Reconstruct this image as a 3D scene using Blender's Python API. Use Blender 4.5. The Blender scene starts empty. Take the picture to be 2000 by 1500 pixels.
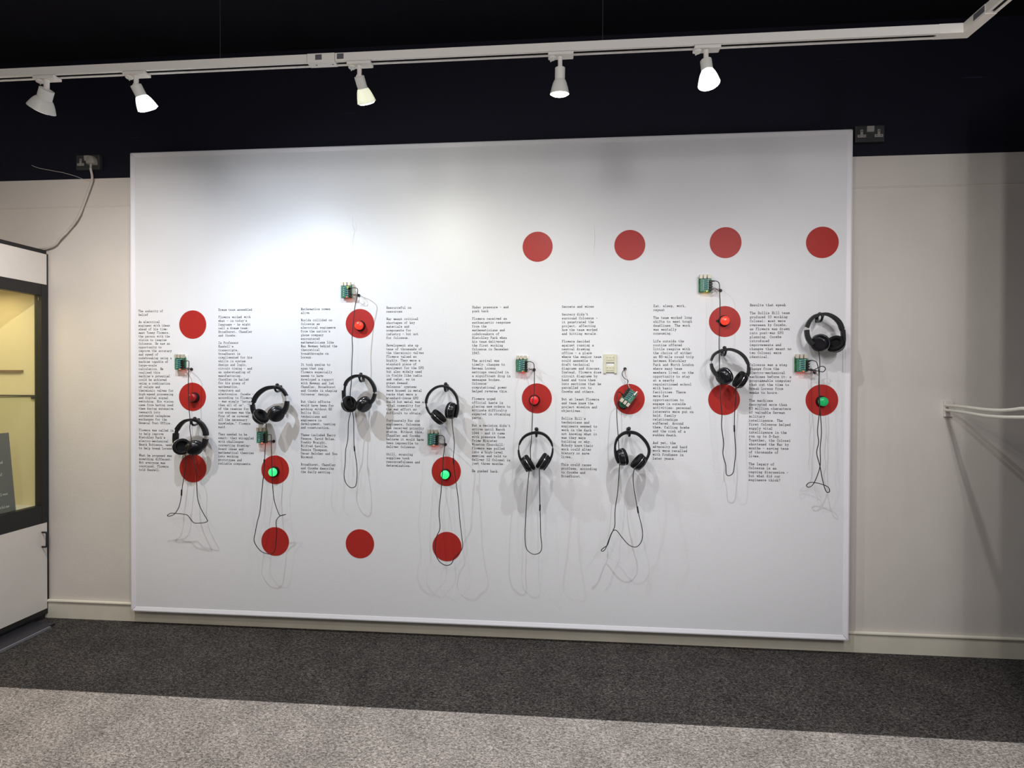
import bpy, bmesh, math, random
from mathutils import Vector, Matrix
random.seed(7)
S = bpy.context.scene
COL = S.collection

# ------------------------------------------------------------------ camera
F = 1100.0                                   # focal length in pixels of the 2000x1500 frame
YAW, PITCH, ROLL = -0.08579, -0.00809, 0.00359
CAM = Vector((0.0, -3.15444, 1.45))
fw = Vector((math.sin(YAW)*math.cos(PITCH), math.cos(YAW)*math.cos(PITCH), math.sin(PITCH)))
r0 = Vector((math.cos(YAW), -math.sin(YAW), 0)); u0 = r0.cross(fw)
rt = r0*math.cos(ROLL) + u0*math.sin(ROLL)
up = -r0*math.sin(ROLL) + u0*math.cos(ROLL)
cd = bpy.data.cameras.new('camera'); cam = bpy.data.objects.new('camera', cd); COL.objects.link(cam)
cd.sensor_fit = 'HORIZONTAL'; cd.sensor_width = 36; cd.lens = F*36/2000; cd.clip_start = 0.02
cam.matrix_world = Matrix(((rt.x, up.x, -fw.x, CAM.x), (rt.y, up.y, -fw.y, CAM.y), (rt.z, up.z, -fw.z, CAM.z), (0, 0, 0, 1)))
S.camera = cam

def ray(x, y): return rt*((x-1000)/F) + up*((750-y)/F) + fw
def aty(x, y, Y): d = ray(x, y); return CAM + d*((Y-CAM.y)/d.y)
def atz(x, y, Z): d = ray(x, y); return CAM + d*((Z-CAM.z)/d.z)
def atx(x, y, X): d = ray(x, y); return CAM + d*((X-CAM.x)/d.x)

# ------------------------------------------------------------------ world, exposure, track and fill lamps
S.view_settings.view_transform = 'Standard'; S.view_settings.look = 'None'
S.view_settings.exposure = 0.0; S.view_settings.gamma = 1.0; S.view_settings.use_curve_mapping = False
w = bpy.data.worlds.new('world'); S.world = w; w.use_nodes = True
w.node_tree.nodes['Background'].inputs[0].default_value = (0.75, 0.78, 0.85, 1)
w.node_tree.nodes['Background'].inputs[1].default_value = 0.085

def area(name, loc, target, size, power, color):
    l = bpy.data.lights.new(name, 'AREA'); l.shape = 'DISK'; l.size = size; l.energy = power; l.color = color
    o = bpy.data.objects.new(name, l); COL.objects.link(o); o.location = loc
    o.rotation_euler = (Vector(target)-Vector(loc)).to_track_quat('-Z', 'Y').to_euler(); return o
def spot(name, loc, d, power, angle, color, blend=1.0, rad=0.02):
    l = bpy.data.lights.new(name, 'SPOT'); l.energy = power; l.spot_size = math.radians(angle); l.spot_blend = blend
    l.color = color; l.shadow_soft_size = rad
    o = bpy.data.objects.new(name, l); COL.objects.link(o); o.location = loc
    o.rotation_euler = Vector(d).to_track_quat('-Z', 'Y').to_euler(); return o
# spots on the return leg of the track (out of frame at right); the rest are added fill, unseen
spot('return_spot', (1.42, -1.80, 2.55), (0.60, 1.8, -1.9), 31, 124, (1.0, 0.95, 0.91), 1.0, 0.02)
spot('return_spot', (1.42, -2.42, 2.55), (0.50, 2.4, -2.0), 20, 124, (1.0, 0.95, 0.92), 1.0, 0.02)
area('room_fill', (-0.9, -3.5, 2.62), (-0.9, -0.6, 0.3), 0.6, 21, (1.0, 0.93, 0.88))  # added soft fill standing in for the room's other fittings
area('room_fill', (1.2, -3.5, 2.62), (1.0, -0.6, 0.3), 0.6, 21, (0.97, 0.97, 0.99))
spot('floor_fill', (-1.7, -2.3, 2.58), (-0.1, 0.15, -1), 60, 104, (1.0, 0.86, 0.72), 1.0, 0.04)  # added fill aimed down at the floor, no fitting modelled
spot('floor_fill', (0.1, -2.3, 2.58), (0.0, 0.10, -1), 34, 98, (1.0, 0.94, 0.88), 1.0, 0.04)
LAMPS = [  # pixels of stem top, elbow and mouth centre; tilt (deg) away from the sight line's square, width, power of beam and spill, colour, bulb strength, shade
    ((91, 156), (90, 177), (80, 216), 14, 1.36, (30, 50), (1.0, 0.93, 0.86), 0.8, 'white'),
    ((266, 145), (266, 168), (290.5, 215), -6, 1.10, (36, 33), (0.80, 0.89, 1.0), 26, 'shade'),
    ((702, 126), (702.5, 151), (717, 202), 8, 1.02, (11, 12), (1.0, 0.99, 0.85), 18, 'dimshade'),
    ((1094, 110), (1094, 134), (1093, 186), -16, 1.0, (13, 25), (1.0, 0.98, 0.93), 12, 'white'),
    ((1379, 98), (1380, 120), (1385, 166), -34, 1.08, (34, 50), (0.95, 0.97, 1.0), 45, 'shade'),
]

# ------------------------------------------------------------------ materials
def nd(nt, t, **k):
    n = nt.nodes.new(t)
    for a, b in k.items(): setattr(n, a, b)
    return n
def mat(name, color, rough=0.5, metal=0.0, emit=None, es=0.0, spec=0.5, noise=None, bump=None, coat=0.0):
    m = bpy.data.materials.new(name); m.use_nodes = True; nt = m.node_tree; b = nt.nodes['Principled BSDF']
    b.inputs['Base Color'].default_value = (*color, 1); b.inputs['Roughness'].default_value = rough
    b.inputs['Metallic'].default_value = metal; b.inputs['Specular IOR Level'].default_value = spec
    b.inputs['Coat Weight'].default_value = coat
    if emit: b.inputs['Emission Color'].default_value = (*emit, 1); b.inputs['Emission Strength'].default_value = es
    tc = nd(nt, 'ShaderNodeTexCoord')
    if noise:                                   # (scale, amount): slight tonal variation
        n = nd(nt, 'ShaderNodeTexNoise'); n.inputs['Scale'].default_value = noise[0]; n.inputs['Detail'].default_value = 4
        nt.links.new(tc.outputs['Object'], n.inputs['Vector'])
        r = nd(nt, 'ShaderNodeValToRGB'); a = noise[1]
        r.color_ramp.elements[0].position = 0.3; r.color_ramp.elements[1].position = 0.7
        r.color_ramp.elements[0].color = (*[c*(1-a) for c in color], 1); r.color_ramp.elements[1].color = (*[min(1, c*(1+a)) for c in color], 1)
        nt.links.new(n.outputs['Fac'], r.inputs['Fac']); nt.links.new(r.outputs['Color'], b.inputs['Base Color'])
    if bump:
        n2 = nd(nt, 'ShaderNodeTexNoise'); n2.inputs['Scale'].default_value = bump[0]; n2.inputs['Detail'].default_value = 3
        nt.links.new(tc.outputs['Object'], n2.inputs['Vector'])
        bp = nd(nt, 'ShaderNodeBump'); bp.inputs['Strength'].default_value = bump[1]; bp.inputs['Distance'].default_value = 0.004
        nt.links.new(n2.outputs['Fac'], bp.inputs['Height']); nt.links.new(bp.outputs['Normal'], b.inputs['Normal'])
    return m

def carpet(name, c0, c1, c2):
    m = bpy.data.materials.new(name); m.use_nodes = True; nt = m.node_tree; b = nt.nodes['Principled BSDF']
    b.inputs['Roughness'].default_value = 0.95; b.inputs['Specular IOR Level'].default_value = 0.1
    tc = nd(nt, 'ShaderNodeTexCoord'); mp = nd(nt, 'ShaderNodeMapping'); mp.inputs['Scale'].default_value = (0.55, 1.0, 1.0)
    nt.links.new(tc.outputs['Object'], mp.inputs['Vector'])
    n = nd(nt, 'ShaderNodeTexNoise'); n.inputs['Scale'].default_value = 165; n.inputs['Detail'].default_value = 3; n.inputs['Distortion'].default_value = 1.2
    nt.links.new(mp.outputs['Vector'], n.inputs['Vector'])
    r = nd(nt, 'ShaderNodeValToRGB'); e = r.color_ramp.elements
    e[0].position = 0.36; e[0].color = (*c0, 1); e[1].position = 0.64; e[1].color = (*c2, 1)
    x = e.new(0.5); x.color = (*c1, 1)
    nt.links.new(n.outputs['Fac'], r.inputs['Fac'])
    n3 = nd(nt, 'ShaderNodeTexNoise'); n3.inputs['Scale'].default_value = 5; n3.inputs['Detail'].default_value = 5
    nt.links.new(tc.outputs['Object'], n3.inputs['Vector'])
    mr = nd(nt, 'ShaderNodeMapRange'); mr.inputs[1].default_value = 0.3; mr.inputs[2].default_value = 0.7; mr.inputs[3].default_value = 0.82; mr.inputs[4].default_value = 1.15
    nt.links.new(n3.outputs['Fac'], mr.inputs[0])
    mx = nd(nt, 'ShaderNodeMix', data_type='RGBA', blend_type='MULTIPLY'); mx.inputs['Factor'].default_value = 1
    nt.links.new(r.outputs['Color'], mx.inputs['A']); nt.links.new(mr.outputs[0], mx.inputs['B'])
    nt.links.new(mx.outputs['Result'], b.inputs['Base Color'])
    bp = nd(nt, 'ShaderNodeBump'); bp.inputs['Strength'].default_value = 0.9; bp.inputs['Distance'].default_value = 0.006
    nt.links.new(n.outputs['Fac'], bp.inputs['Height']); nt.links.new(bp.outputs['Normal'], b.inputs['Normal'])
    return m

def scuffed(name, color):
    # dark navy paint with a few pale horizontal scratches
    m = mat(name, color, 0.75, spec=0.25, bump=(40, 0.15)); nt = m.node_tree; b = nt.nodes['Principled BSDF']
    tc = nd(nt, 'ShaderNodeTexCoord'); mp = nd(nt, 'ShaderNodeMapping'); mp.inputs['Scale'].default_value = (3, 3, 60)
    nt.links.new(tc.outputs['Object'], mp.inputs['Vector'])
    n = nd(nt, 'ShaderNodeTexNoise'); n.inputs['Scale'].default_value = 1.0; n.inputs['Detail'].default_value = 6
    nt.links.new(mp.outputs['Vector'], n.inputs['Vector'])
    r = nd(nt, 'ShaderNodeValToRGB'); r.color_ramp.elements[0].position = 0.68; r.color_ramp.elements[1].position = 0.78
    r.color_ramp.elements[0].color = (*color, 1); r.color_ramp.elements[1].color = (color[0]*5, color[1]*5, color[2]*4, 1)
    nt.links.new(n.outputs['Fac'], r.inputs['Fac']); nt.links.new(r.outputs['Color'], b.inputs['Base Color'])
    return m

def glass_mat(name):
    m = bpy.data.materials.new(name); m.use_nodes = True; nt = m.node_tree; nt.nodes.clear()
    o = nd(nt, 'ShaderNodeOutputMaterial'); t = nd(nt, 'ShaderNodeBsdfTransparent'); g = nd(nt, 'ShaderNodeBsdfGlossy'); g.inputs['Roughness'].default_value = 0.02
    t.inputs['Color'].default_value = (0.93, 0.96, 0.93, 1)
    lw_ = nd(nt, 'ShaderNodeLayerWeight'); fp = nd(nt, 'ShaderNodeMath', operation='POWER'); fp.inputs[1].default_value = 4.5; nt.links.new(lw_.outputs['Facing'], fp.inputs[0])
    fr = nd(nt, 'ShaderNodeMath', operation='MULTIPLY_ADD'); fr.inputs[1].default_value = 0.6; fr.inputs[2].default_value = 0.03; nt.links.new(fp.outputs[0], fr.inputs[0]); mx = nd(nt, 'ShaderNodeMixShader')
    nt.links.new(fr.outputs[0], mx.inputs[0]); nt.links.new(t.outputs[0], mx.inputs[1]); nt.links.new(g.outputs[0], mx.inputs[2]); nt.links.new(mx.outputs[0], o.inputs[0])
    return m
def shade_mat(name, f=0.30):
    m = mat(name, (0.85, 0.85, 0.82), 0.4); nt = m.node_tree; b = nt.nodes['Principled BSDF']; o = nt.nodes['Material Output']
    t = nd(nt, 'ShaderNodeBsdfTranslucent'); t.inputs['Color'].default_value = (0.9, 0.92, 0.85, 1); mx = nd(nt, 'ShaderNodeMixShader'); mx.inputs[0].default_value = f
    nt.links.new(b.outputs[0], mx.inputs[1]); nt.links.new(t.outputs[0], mx.inputs[2]); nt.links.new(mx.outputs[0], o.inputs[0])
    return m

M = dict(
    navy=scuffed('navy_paint', (0.0056, 0.0060, 0.0155)),
    ceil=mat('ceiling_black_paint', (0.0060, 0.0055, 0.011), 0.85, spec=0.2, noise=(2, 0.3)),
    cream=mat('cream_wall_paint', (0.66, 0.615, 0.575), 0.7, noise=(3, 0.03), bump=(90, 0.12)),
    skirt=mat('cream_gloss_paint', (0.70, 0.66, 0.56), 0.4, noise=(6, 0.05)),
    cdark=carpet('charcoal_carpet', (0.013, 0.012, 0.0115), (0.043, 0.039, 0.0375), (0.130, 0.118, 0.112)),
    clight=carpet('grey_carpet', (0.135, 0.122, 0.113), (0.315, 0.285, 0.265), (0.56, 0.51, 0.475)),
    vinyl=mat('white_vinyl_print', (0.74, 0.745, 0.775), 0.42, spec=0.35, noise=(1.5, 0.012), bump=(130, 0.10)),
    trim=mat('white_plastic_trim', (0.74, 0.735, 0.78), 0.4),
    red=mat('red_vinyl', (0.40, 0.022, 0.018), 0.42, spec=0.3, bump=(130, 0.1)),
    ink=mat('black_ink', (0.04, 0.04, 0.042), 0.7, spec=0.1),
    plastic=mat('black_plastic', (0.006, 0.006, 0.008), 0.42, spec=0.4, noise=(30, 0.2)),
    gloss=mat('gloss_black_plastic', (0.006, 0.006, 0.009), 0.28, spec=0.4, coat=0.15),
    pad=mat('black_leatherette', (0.004, 0.004, 0.005), 0.65, spec=0.22, bump=(60, 0.2)),
    rubber=mat('black_cable_rubber', (0.008, 0.008, 0.009), 0.5),
    silver=mat('silver_metal', (0.75, 0.75, 0.76), 0.22, 1.0),
    white=mat('white_plastic', (0.78, 0.78, 0.74), 0.45),
    track=mat('white_track_enamel', (0.84, 0.81, 0.77), 0.45),
    slot=mat('dark_slot', (0.03, 0.03, 0.035), 0.6),
    smoke=mat('smoky_plastic', (0.12, 0.12, 0.14), 0.3),
    steel=mat('dull_wire', (0.045, 0.045, 0.05), 0.5, 0.5),
    shade=shade_mat('frosted_shade'), dimshade=shade_mat('white_shade', 0.13),
    pcb=mat('green_circuit_board', (0.045, 0.19, 0.075), 0.4, noise=(90, 0.5)),
    pcb2=mat('blue_green_circuit_board', (0.04, 0.18, 0.115), 0.4, noise=(120, 0.5)),
    tin=mat('tinned_metal', (0.55, 0.51, 0.43), 0.5, 0.4),
    resist=mat('blue_resistor', (0.10, 0.28, 0.36), 0.4),
    bracket=mat('ivory_plastic', (0.62, 0.61, 0.47), 0.5),
    wirered=mat('red_wire', (0.20, 0.02, 0.02), 0.5), wirewhite=mat('white_wire', (0.6, 0.58, 0.55), 0.5),
    domeoff=mat('red_button_unlit', (0.30, 0.010, 0.012), 0.25, coat=0.4),
    domemid=mat('red_button_half_lit', (0.45, 0.01, 0.015), 0.25, emit=(1, 0.02, 0.02), es=0.35, coat=0.4),
    domered=mat('red_button_lit', (0.6, 0.03, 0.015), 0.25, emit=(1, 0.05, 0.02), es=0.75, coat=0.4),
    domegreen=mat('green_button_lit', (0.05, 0.6, 0.2), 0.25, emit=(0.02, 1.0, 0.22), es=0.85, coat=0.4),
    domedim=mat('green_button_dim', (0.01, 0.30, 0.10), 0.25, emit=(0.0, 0.5, 0.12), es=0.35, coat=0.4),
    domegoff=mat('green_button_unlit', (0.01, 0.10, 0.05), 0.25, coat=0.4),
    socket=mat('grey_metal_plate', (0.045, 0.047, 0.05), 0.5, 0.3, noise=(20, 0.2)),
    insert=mat('grey_white_insert', (0.30, 0.29, 0.275), 0.5),
    pin=mat('pin_hole', (0.015, 0.015, 0.015), 0.8),
    plug=mat('ivory_plug', (0.30, 0.29, 0.26), 0.5), cord=mat('white_mains_cord', (0.52, 0.49, 0.45), 0.5),
    cabframe=mat('black_cabinet_frame', (0.010, 0.010, 0.011), 0.55), cabwhite=mat('white_laminate', (0.62, 0.59, 0.565), 0.5, noise=(4, 0.03)),
    cabin=mat('cream_cabinet_lining', (0.72, 0.62, 0.40), 0.6), glass=glass_mat('clear_glass'),
    plinth=mat('dark_plinth', (0.02, 0.02, 0.026), 0.4), plinthedge=mat('grey_plinth_edge', (0.16, 0.16, 0.18), 0.4),
    sign=mat('grey_sign_card', (0.15, 0.145, 0.15), 0.6), signink=mat('white_sign_ink', (0.75, 0.74, 0.72), 0.6),
    rope=mat('white_rope', (0.66, 0.64, 0.58), 0.7, bump=(200, 0.3)),
    crease=mat('vinyl_crease', (0.72, 0.725, 0.75), 0.4),
)

# ------------------------------------------------------------------ mesh helpers
def box(bm, c, s, R=None, bev=0.0, mi=0):
    g = bmesh.ops.create_cube(bm, size=1.0); vs = g['verts']
    bmesh.ops.scale(bm, vec=Vector(s), verts=vs)
    if bev > 0:
        es = {e for v in vs for e in v.link_edges}
        q = bmesh.ops.bevel(bm, geom=list(es), offset=bev, segments=2, affect='EDGES', profile=0.5)
        vs = list({v for f_ in q['faces'] for v in f_.verts} | {v for v in vs if v.is_valid})
    if R is not None: bmesh.ops.transform(bm, matrix=R.to_4x4(), verts=vs)
    bmesh.ops.translate(bm, vec=Vector(c), verts=vs)
    if mi:
        for f_ in {f_ for v in vs for f_ in v.link_faces}: f_.material_index = mi
def boxmm(bm, a, b, bev=0.0, mi=0):
    a, b = Vector(a), Vector(b); box(bm, (a+b)/2, [abs(x) for x in (b-a)], None, bev, mi)
def catmull(P, n=6):
    P = [Vector(p) for p in P]
    if len(P) < 3: return P
    out = []
    Q = [P[0]*2-P[1]] + P + [P[-1]*2-P[-2]]
    for i in range(1, len(Q)-2):
        a, b, c, d = Q[i-1:i+3]
        for k in range(n):
            t = k/n
            out.append(0.5*((2*b)+(c-a)*t+(2*a-5*b+4*c-d)*t*t+(3*b-a-3*c+d)*t*t*t))
    out.append(P[-1]); return out
def sweep_rings(bm, rings):
    R = [[bm.verts.new(p) for p in r] for r in rings]; n = len(R[0])
    for i in range(len(R)-1):
        for j in range(n):
            bm.faces.new((R[i][j], R[i][(j+1) % n], R[i+1][(j+1) % n], R[i+1][j]))
    bm.faces.new(R[0][::-1]); bm.faces.new(R[-1])
def tube(bm, pts, r, seg=8, smooth=0):
    P = catmull(pts, smooth) if smooth else [Vector(p) for p in pts]
    T = [(P[min(i+1, len(P)-1)]-P[max(i-1, 0)]).normalized() for i in range(len(P))]
    nrm = T[0].orthogonal().normalized(); rings = []
    for i, p in enumerate(P):
        nrm = (nrm - T[i]*nrm.dot(T[i])).normalized(); b = T[i].cross(nrm)
        rr = r[i] if isinstance(r, (list, tuple)) else r
        rings.append([p + (nrm*math.cos(2*math.pi*k/seg)+b*math.sin(2*math.pi*k/seg))*rr for k in range(seg)])
    sweep_rings(bm, rings)
def strap(bm, pts, half, depth, n=5):
    # band sweep: 'half' thickness in the XZ plane, 'depth' half width along Y, rounded edges
    P4 = catmull([Vector((p.x, p.z, h)) for p, h in zip(pts, half)], n)
    Y = catmull([Vector((p.y, 0, 0)) for p in pts], n)
    P = [Vector((q.x, y.x, q.y)) for q, y in zip(P4, Y)]; H = [q.z for q in P4]; rings = []
    for i, p in enumerate(P):
        t = P[min(i+1, len(P)-1)]-P[max(i-1, 0)]; t.y = 0; t.normalize(); nn = Vector((-t.z, 0, t.x)); h = H[i]; d = depth
        sec = [(-1, -.6), (-.75, -1), (.75, -1), (1, -.6), (1, .6), (.75, 1), (-.75, 1), (-1, .6)]
        rings.append([p + nn*h*a + Vector((0, d*b, 0)) for a, b in sec])
    sweep_rings(bm, rings)
def lathe(bm, prof, org, axis, seg=24, capped=True):
    a = Vector(axis).normalized(); n = a.orthogonal().normalized(); b = a.cross(n); o = Vector(org); R = []
    for r, h in prof:
        R.append([bm.verts.new(o + a*h + (n*math.cos(2*math.pi*k/seg)+b*math.sin(2*math.pi*k/seg))*max(r, 1e-5)) for k in range(seg)])
    for i in range(len(R)-1):
        for j in range(seg): bm.faces.new((R[i][j], R[i][(j+1) % seg], R[i+1][(j+1) % seg], R[i+1][j]))
    if capped: bm.faces.new(R[0][::-1]); bm.faces.new(R[-1])
ROOT = {}
def obj(name, bm, m, parent=None, smooth=False, label=None):
    bmesh.ops.recalc_face_normals(bm, faces=bm.faces)
    me = bpy.data.meshes.new(name); o = bpy.data.objects.new(name, me); COL.objects.link(o)
    if parent is not None:
        off = ROOT[parent.name]; ROOT[o.name] = off
        bmesh.ops.translate(bm, vec=-off, verts=bm.verts); o.parent = parent
    bm.to_mesh(me); bm.free()
    for q in (m if isinstance(m, (list, tuple)) else [m]): me.materials.append(q)
    if smooth:
        me.polygons.foreach_set('use_smooth', [True]*len(me.polygons)); me.set_sharp_from_angle(angle=math.radians(40))
    if label: o['label'] = label
    return o
def thing(name, label, cat, loc, group=None):
    o = bpy.data.objects.new(name, None); COL.objects.link(o); o.location = loc; o.empty_display_size = 0.05
    o['label'] = label; o['category'] = cat
    if group: o['group'] = group
    ROOT[o.name] = Vector(loc); return o
def struct(o): o['kind'] = 'structure'; return o
NB = bmesh.new

# ------------------------------------------------------------------ room shell
ZB, XL, XR = 2.643, -3.75, 4.2        # paint line, side limits
CEIL = 3.35
b = NB()
boxmm(b, (XL, 0, 0), (XR, 0.12, ZB)); boxmm(b, (XL, 0, ZB), (XR, 0.12, CEIL), mi=1)
struct(obj('wall_back', b, [M['cream'], M['navy']]))
b = NB(); boxmm(b, (XL-.12, -5.2, 0), (XL, 0.12, CEIL)); struct(obj('wall_left', b, M['cream']))
b = NB(); boxmm(b, (XL-.12, -5.2, CEIL), (XR, 0.12, CEIL+.1)); struct(obj('ceiling', b, M['ceil']))
YC = -0.742
b = NB(); boxmm(b, (XL, -5.2, -0.06), (XR, YC, 0.0)); fl = struct(obj('floor', b, M['clight']))
b = NB(); boxmm(b, (XL, YC, -0.06), (XR, 0.0, -0.001)); obj('carpet_border', b, M['cdark'], None)
bo = bpy.data.objects['carpet_border']; ROOT['floor'] = Vector((0, 0, 0)); bo.parent = fl; bo['label'] = 'charcoal speckled carpet strip along the wall'
# unseen partition added at right to shade the end of the back wall; the barrier ropes end on it
b = NB(); boxmm(b, (1.86, -1.7, 0.0), (2.02, -0.9, 2.75)); struct(obj('shadow_partition', b, M['cream']))
# skirting board with a rounded bead, and the picture-rail seam
b = NB(); boxmm(b, (XL, -0.014, 0.0), (XR, 0.0, 0.098)); tube(b, [(XL, -0.011, 0.103), (XR, -0.011, 0.103)], 0.010, 10)
struct(obj('baseboard_back', b, M['skirt'], smooth=True))
b = NB(); tube(b, [(XL, 0.002, 2.477), (XR, 0.002, 2.477)], 0.006, 8); struct(obj('trim_1', b, M['cream'], smooth=True))

# ------------------------------------------------------------------ display panel
PY = -0.06; PL, PR, PT, PB = -2.5017, 1.5126, 2.7599, 0.0853
panel = thing('exhibition_display', 'huge white wall panel printed with typewriter text columns and red dots', 'display panel', (-0.5, -0.03, 0.0853))
b = NB(); boxmm(b, (PL+.002, PY, PB+.002), (PR-.002, -0.022, PT-.002)); obj('board', b, M['vinyl'], panel)
for x in (-2.3, -0.5, 1.3):
    b = NB(); boxmm(b, (x-.03, -0.022, 0.3), (x+.03, -0.0005, 2.55)); obj('batten', b, M['white'], panel)
def trim_bar(p_out0, p_out1, p_in0, p_in1):
    bb = NB()
    def ring(po, pi):   # outer edge stands proud of the inner one
        return [Vector((po[0], -0.022, po[1])), Vector((po[0], PY-.008, po[1])), Vector((po[0]*.75+pi[0]*.25, PY-.009, po[1]*.75+pi[1]*.25)), Vector((pi[0], PY-.0022, pi[1])), Vector((pi[0], PY+.001, pi[1]))]
    sweep_rings(bb, [ring(p_out0, p_in0), ring(p_out1, p_in1)]); return bb
tw = 0.024; g = 0.0008
cs_o = [(PL, PT), (PR, PT), (PR, PB), (PL, PB)]; cs_i = [(PL+tw, PT-tw), (PR-tw, PT-tw), (PR-tw, PB+tw), (PL+tw, PB+tw)]
for k in range(4):
    o0, o1, i0, i1 = cs_o[k], cs_o[(k+1) % 4], cs_i[k], cs_i[(k+1) % 4]
    def lerp(a, c, t): return (a[0]+(c[0]-a[0])*t, a[1]+(c[1]-a[1])*t)
    e = 0.0005
    obj('edge_trim', trim_bar(lerp(o0, o1, e), lerp(o1, o0, e), lerp(i0, i1, e), lerp(i1, i0, e)), M['trim'], panel)
DOTS = [(1050, 482), (1230, 479), (1417, 474), (1606, 473.5), (376.5, 634), (703, 632), (1415.5, 628), (376, 775), (1048.5, 778), (1229, 779.5), (1414, 780.5), (1605, 781.5),
        (377, 914.5), (537.5, 917.5), (871.5, 920.5), (537.5, 1057.5), (703, 1062), (873, 1067.5)]
for x, y in DOTS:
    b = NB(); p = aty(x, y, PY); lathe(b, [(0.0825, 0.0002), (0.0825, 0.0009), (0.0822, 0.0011)], p, (0, -1, 0), 56); obj('red_dot', b, M['red'], panel)
# creases in the vinyl and a lifted sheet edge
for pts, r in (([(689, 412), (690, 440), (693, 452), (690, 470), (690, 505)], .006), ([(1160, 436), (1161, 470), (1158, 505)], .006), ([(693, 430), (697, 447), (692, 455)], .004)):
    b = NB(); P = [aty(x, y, PY+r*.72) for x, y in pts]; Q = catmull(P, 4); n = len(Q)
    tube(b, Q, [r*(0.72+0.28*math.sin(math.pi*i/(n-1))) for i in range(n)], 8); obj('vinyl_crease', b, M['crease'], panel, True)
b = NB(); p0 = aty(1646.5, 636, PY); p1 = aty(1645, 728, PY); boxmm(b, (p0.x-.0007, PY-.0006, p1.z), (p0.x+.0007, PY+.001, p0.z)); obj('sheet_seam', b, M['smoke'], panel)

# ---- typewriter lettering (stroke glyphs with slab serifs; x 0-5, baseline 2, x-height 6, caps 9)
GL = {
'a': "16 36 45 42 52|44 14 03 12 32 43", 'b': "09 19 12|15 26 36 45 43 32 22 13", 'c': "45 36 16 05 03 12 32 43", 'd': "29 39 32 42|35 26 16 05 03 12 22 33",
'e': "04 44 45 36 16 05 03 12 32 43", 'f': "02 32|12 18 29 39 48|06 36", 'g': "46 36 31 20 10|35 26 16 05 03 12 22 33", 'h': "09 19 12|02 22|15 26 36 45 42|32 52",
'i': "06 26 22|02 42|28 29", 'j': "16 36 31 20 00|38 39", 'k': "09 19 12|02 22|46 14 42|32 52", 'l': "09 29 22|02 42", 'm': "06 16 12|02 12|15 26 32|35 46 52",
'n': "06 16 12|02 22|15 26 36 45 42|32 52", 'o': "05 16 36 45 43 32 12 03 05", 'p': "06 16 10|00 20|15 26 36 45 43 32 22 13", 'q': "46 36 30|20 40|35 26 16 05 03 12 22 33",
'r': "06 16 12|02 32|15 26 36 45", 's': "45 36 16 05 14 34 43 32 12 03", 't': "18 13 22 32 43|06 36", 'u': "06 16 13 22 32 43|36 46 42 52", 'v': "06 26|36 56|16 32 46",
'w': "06 26|36 56|16 12 35 42 46", 'x': "06 16 42|46 12 02|32 52|36 46", 'y': "06 26|36 56|16 33|46 20 00", 'z': "05 06 46 02 42 43",
'A': "02 22|32 52|12 39 42|14 44|29 39", 'B': "02 32 43 44 35 15|35 46 47 38 09|12 19", 'C': "47 38 28 17 04 13 22 32 43|49 47", 'D': "02 32 43 47 39 09|12 19",
'E': "02 42 43|12 19|09 49 47|15 35", 'F': "02 22|12 19|09 49 47|15 35", 'G': "47 39 19 08 03 12 32 43 45 25", 'H': "02 22|32 52|12 19|42 49|09 29|39 59|15 45",
'I': "02 42|22 29|09 49", 'J': "49 29|39 33 22 12 03 04", 'L': "02 42 44|12 19|09 29", 'M': "02 22|32 52|12 19 34 49 42|09 19|49 59", 'N': "02 22|12 19 42 49|39 59", 'O': "04 08 19 39 48 43 32 12 03 04",
'P': "02 22|12 19|09 39 48 46 35 15", 'R': "02 22|12 19|09 39 48 46 35 15|25 42 52", 'S': "47 38 18 07 06 15 35 44 43 32 12 03", 'T': "22 29|12 32|07 09 49 47", 'U': "09 29|39 59|19 13 22 32 43 49", 'K': "02 22|12 19|09 29|49 15|25 42 52", 'V': "09 29|39 59|19 32 49",
'W': "09 29|39 59|19 12 36 42 49", 'Y': "09 29|39 59|19 35 49|35 32|22 42", '0': "04 08 19 39 48 43 32 12 03 04", '1': "07 29 22|02 42", '2': "07 18 29 39 48 47 02 42 43", '3': "09 49 26 36 45 43 32 12 03",
'4': "32 39 04 44|22 42", '6': "48 39 19 08 03 12 32 43 45 36 16 05", '8': "16 07 08 19 39 48 47 36 16 05 03 12 32 43 45 36", '9': "03 12 32 43 48 39 19 08 06 15 35 46",
'.': "22 23", ',': "11 22 23", "'": "29 27", '"': "19 17|39 37", ':': "22 23|25 26", '-': "05 45", '?': "07 18 29 39 48 47 35 24|22 23",
}
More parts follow.
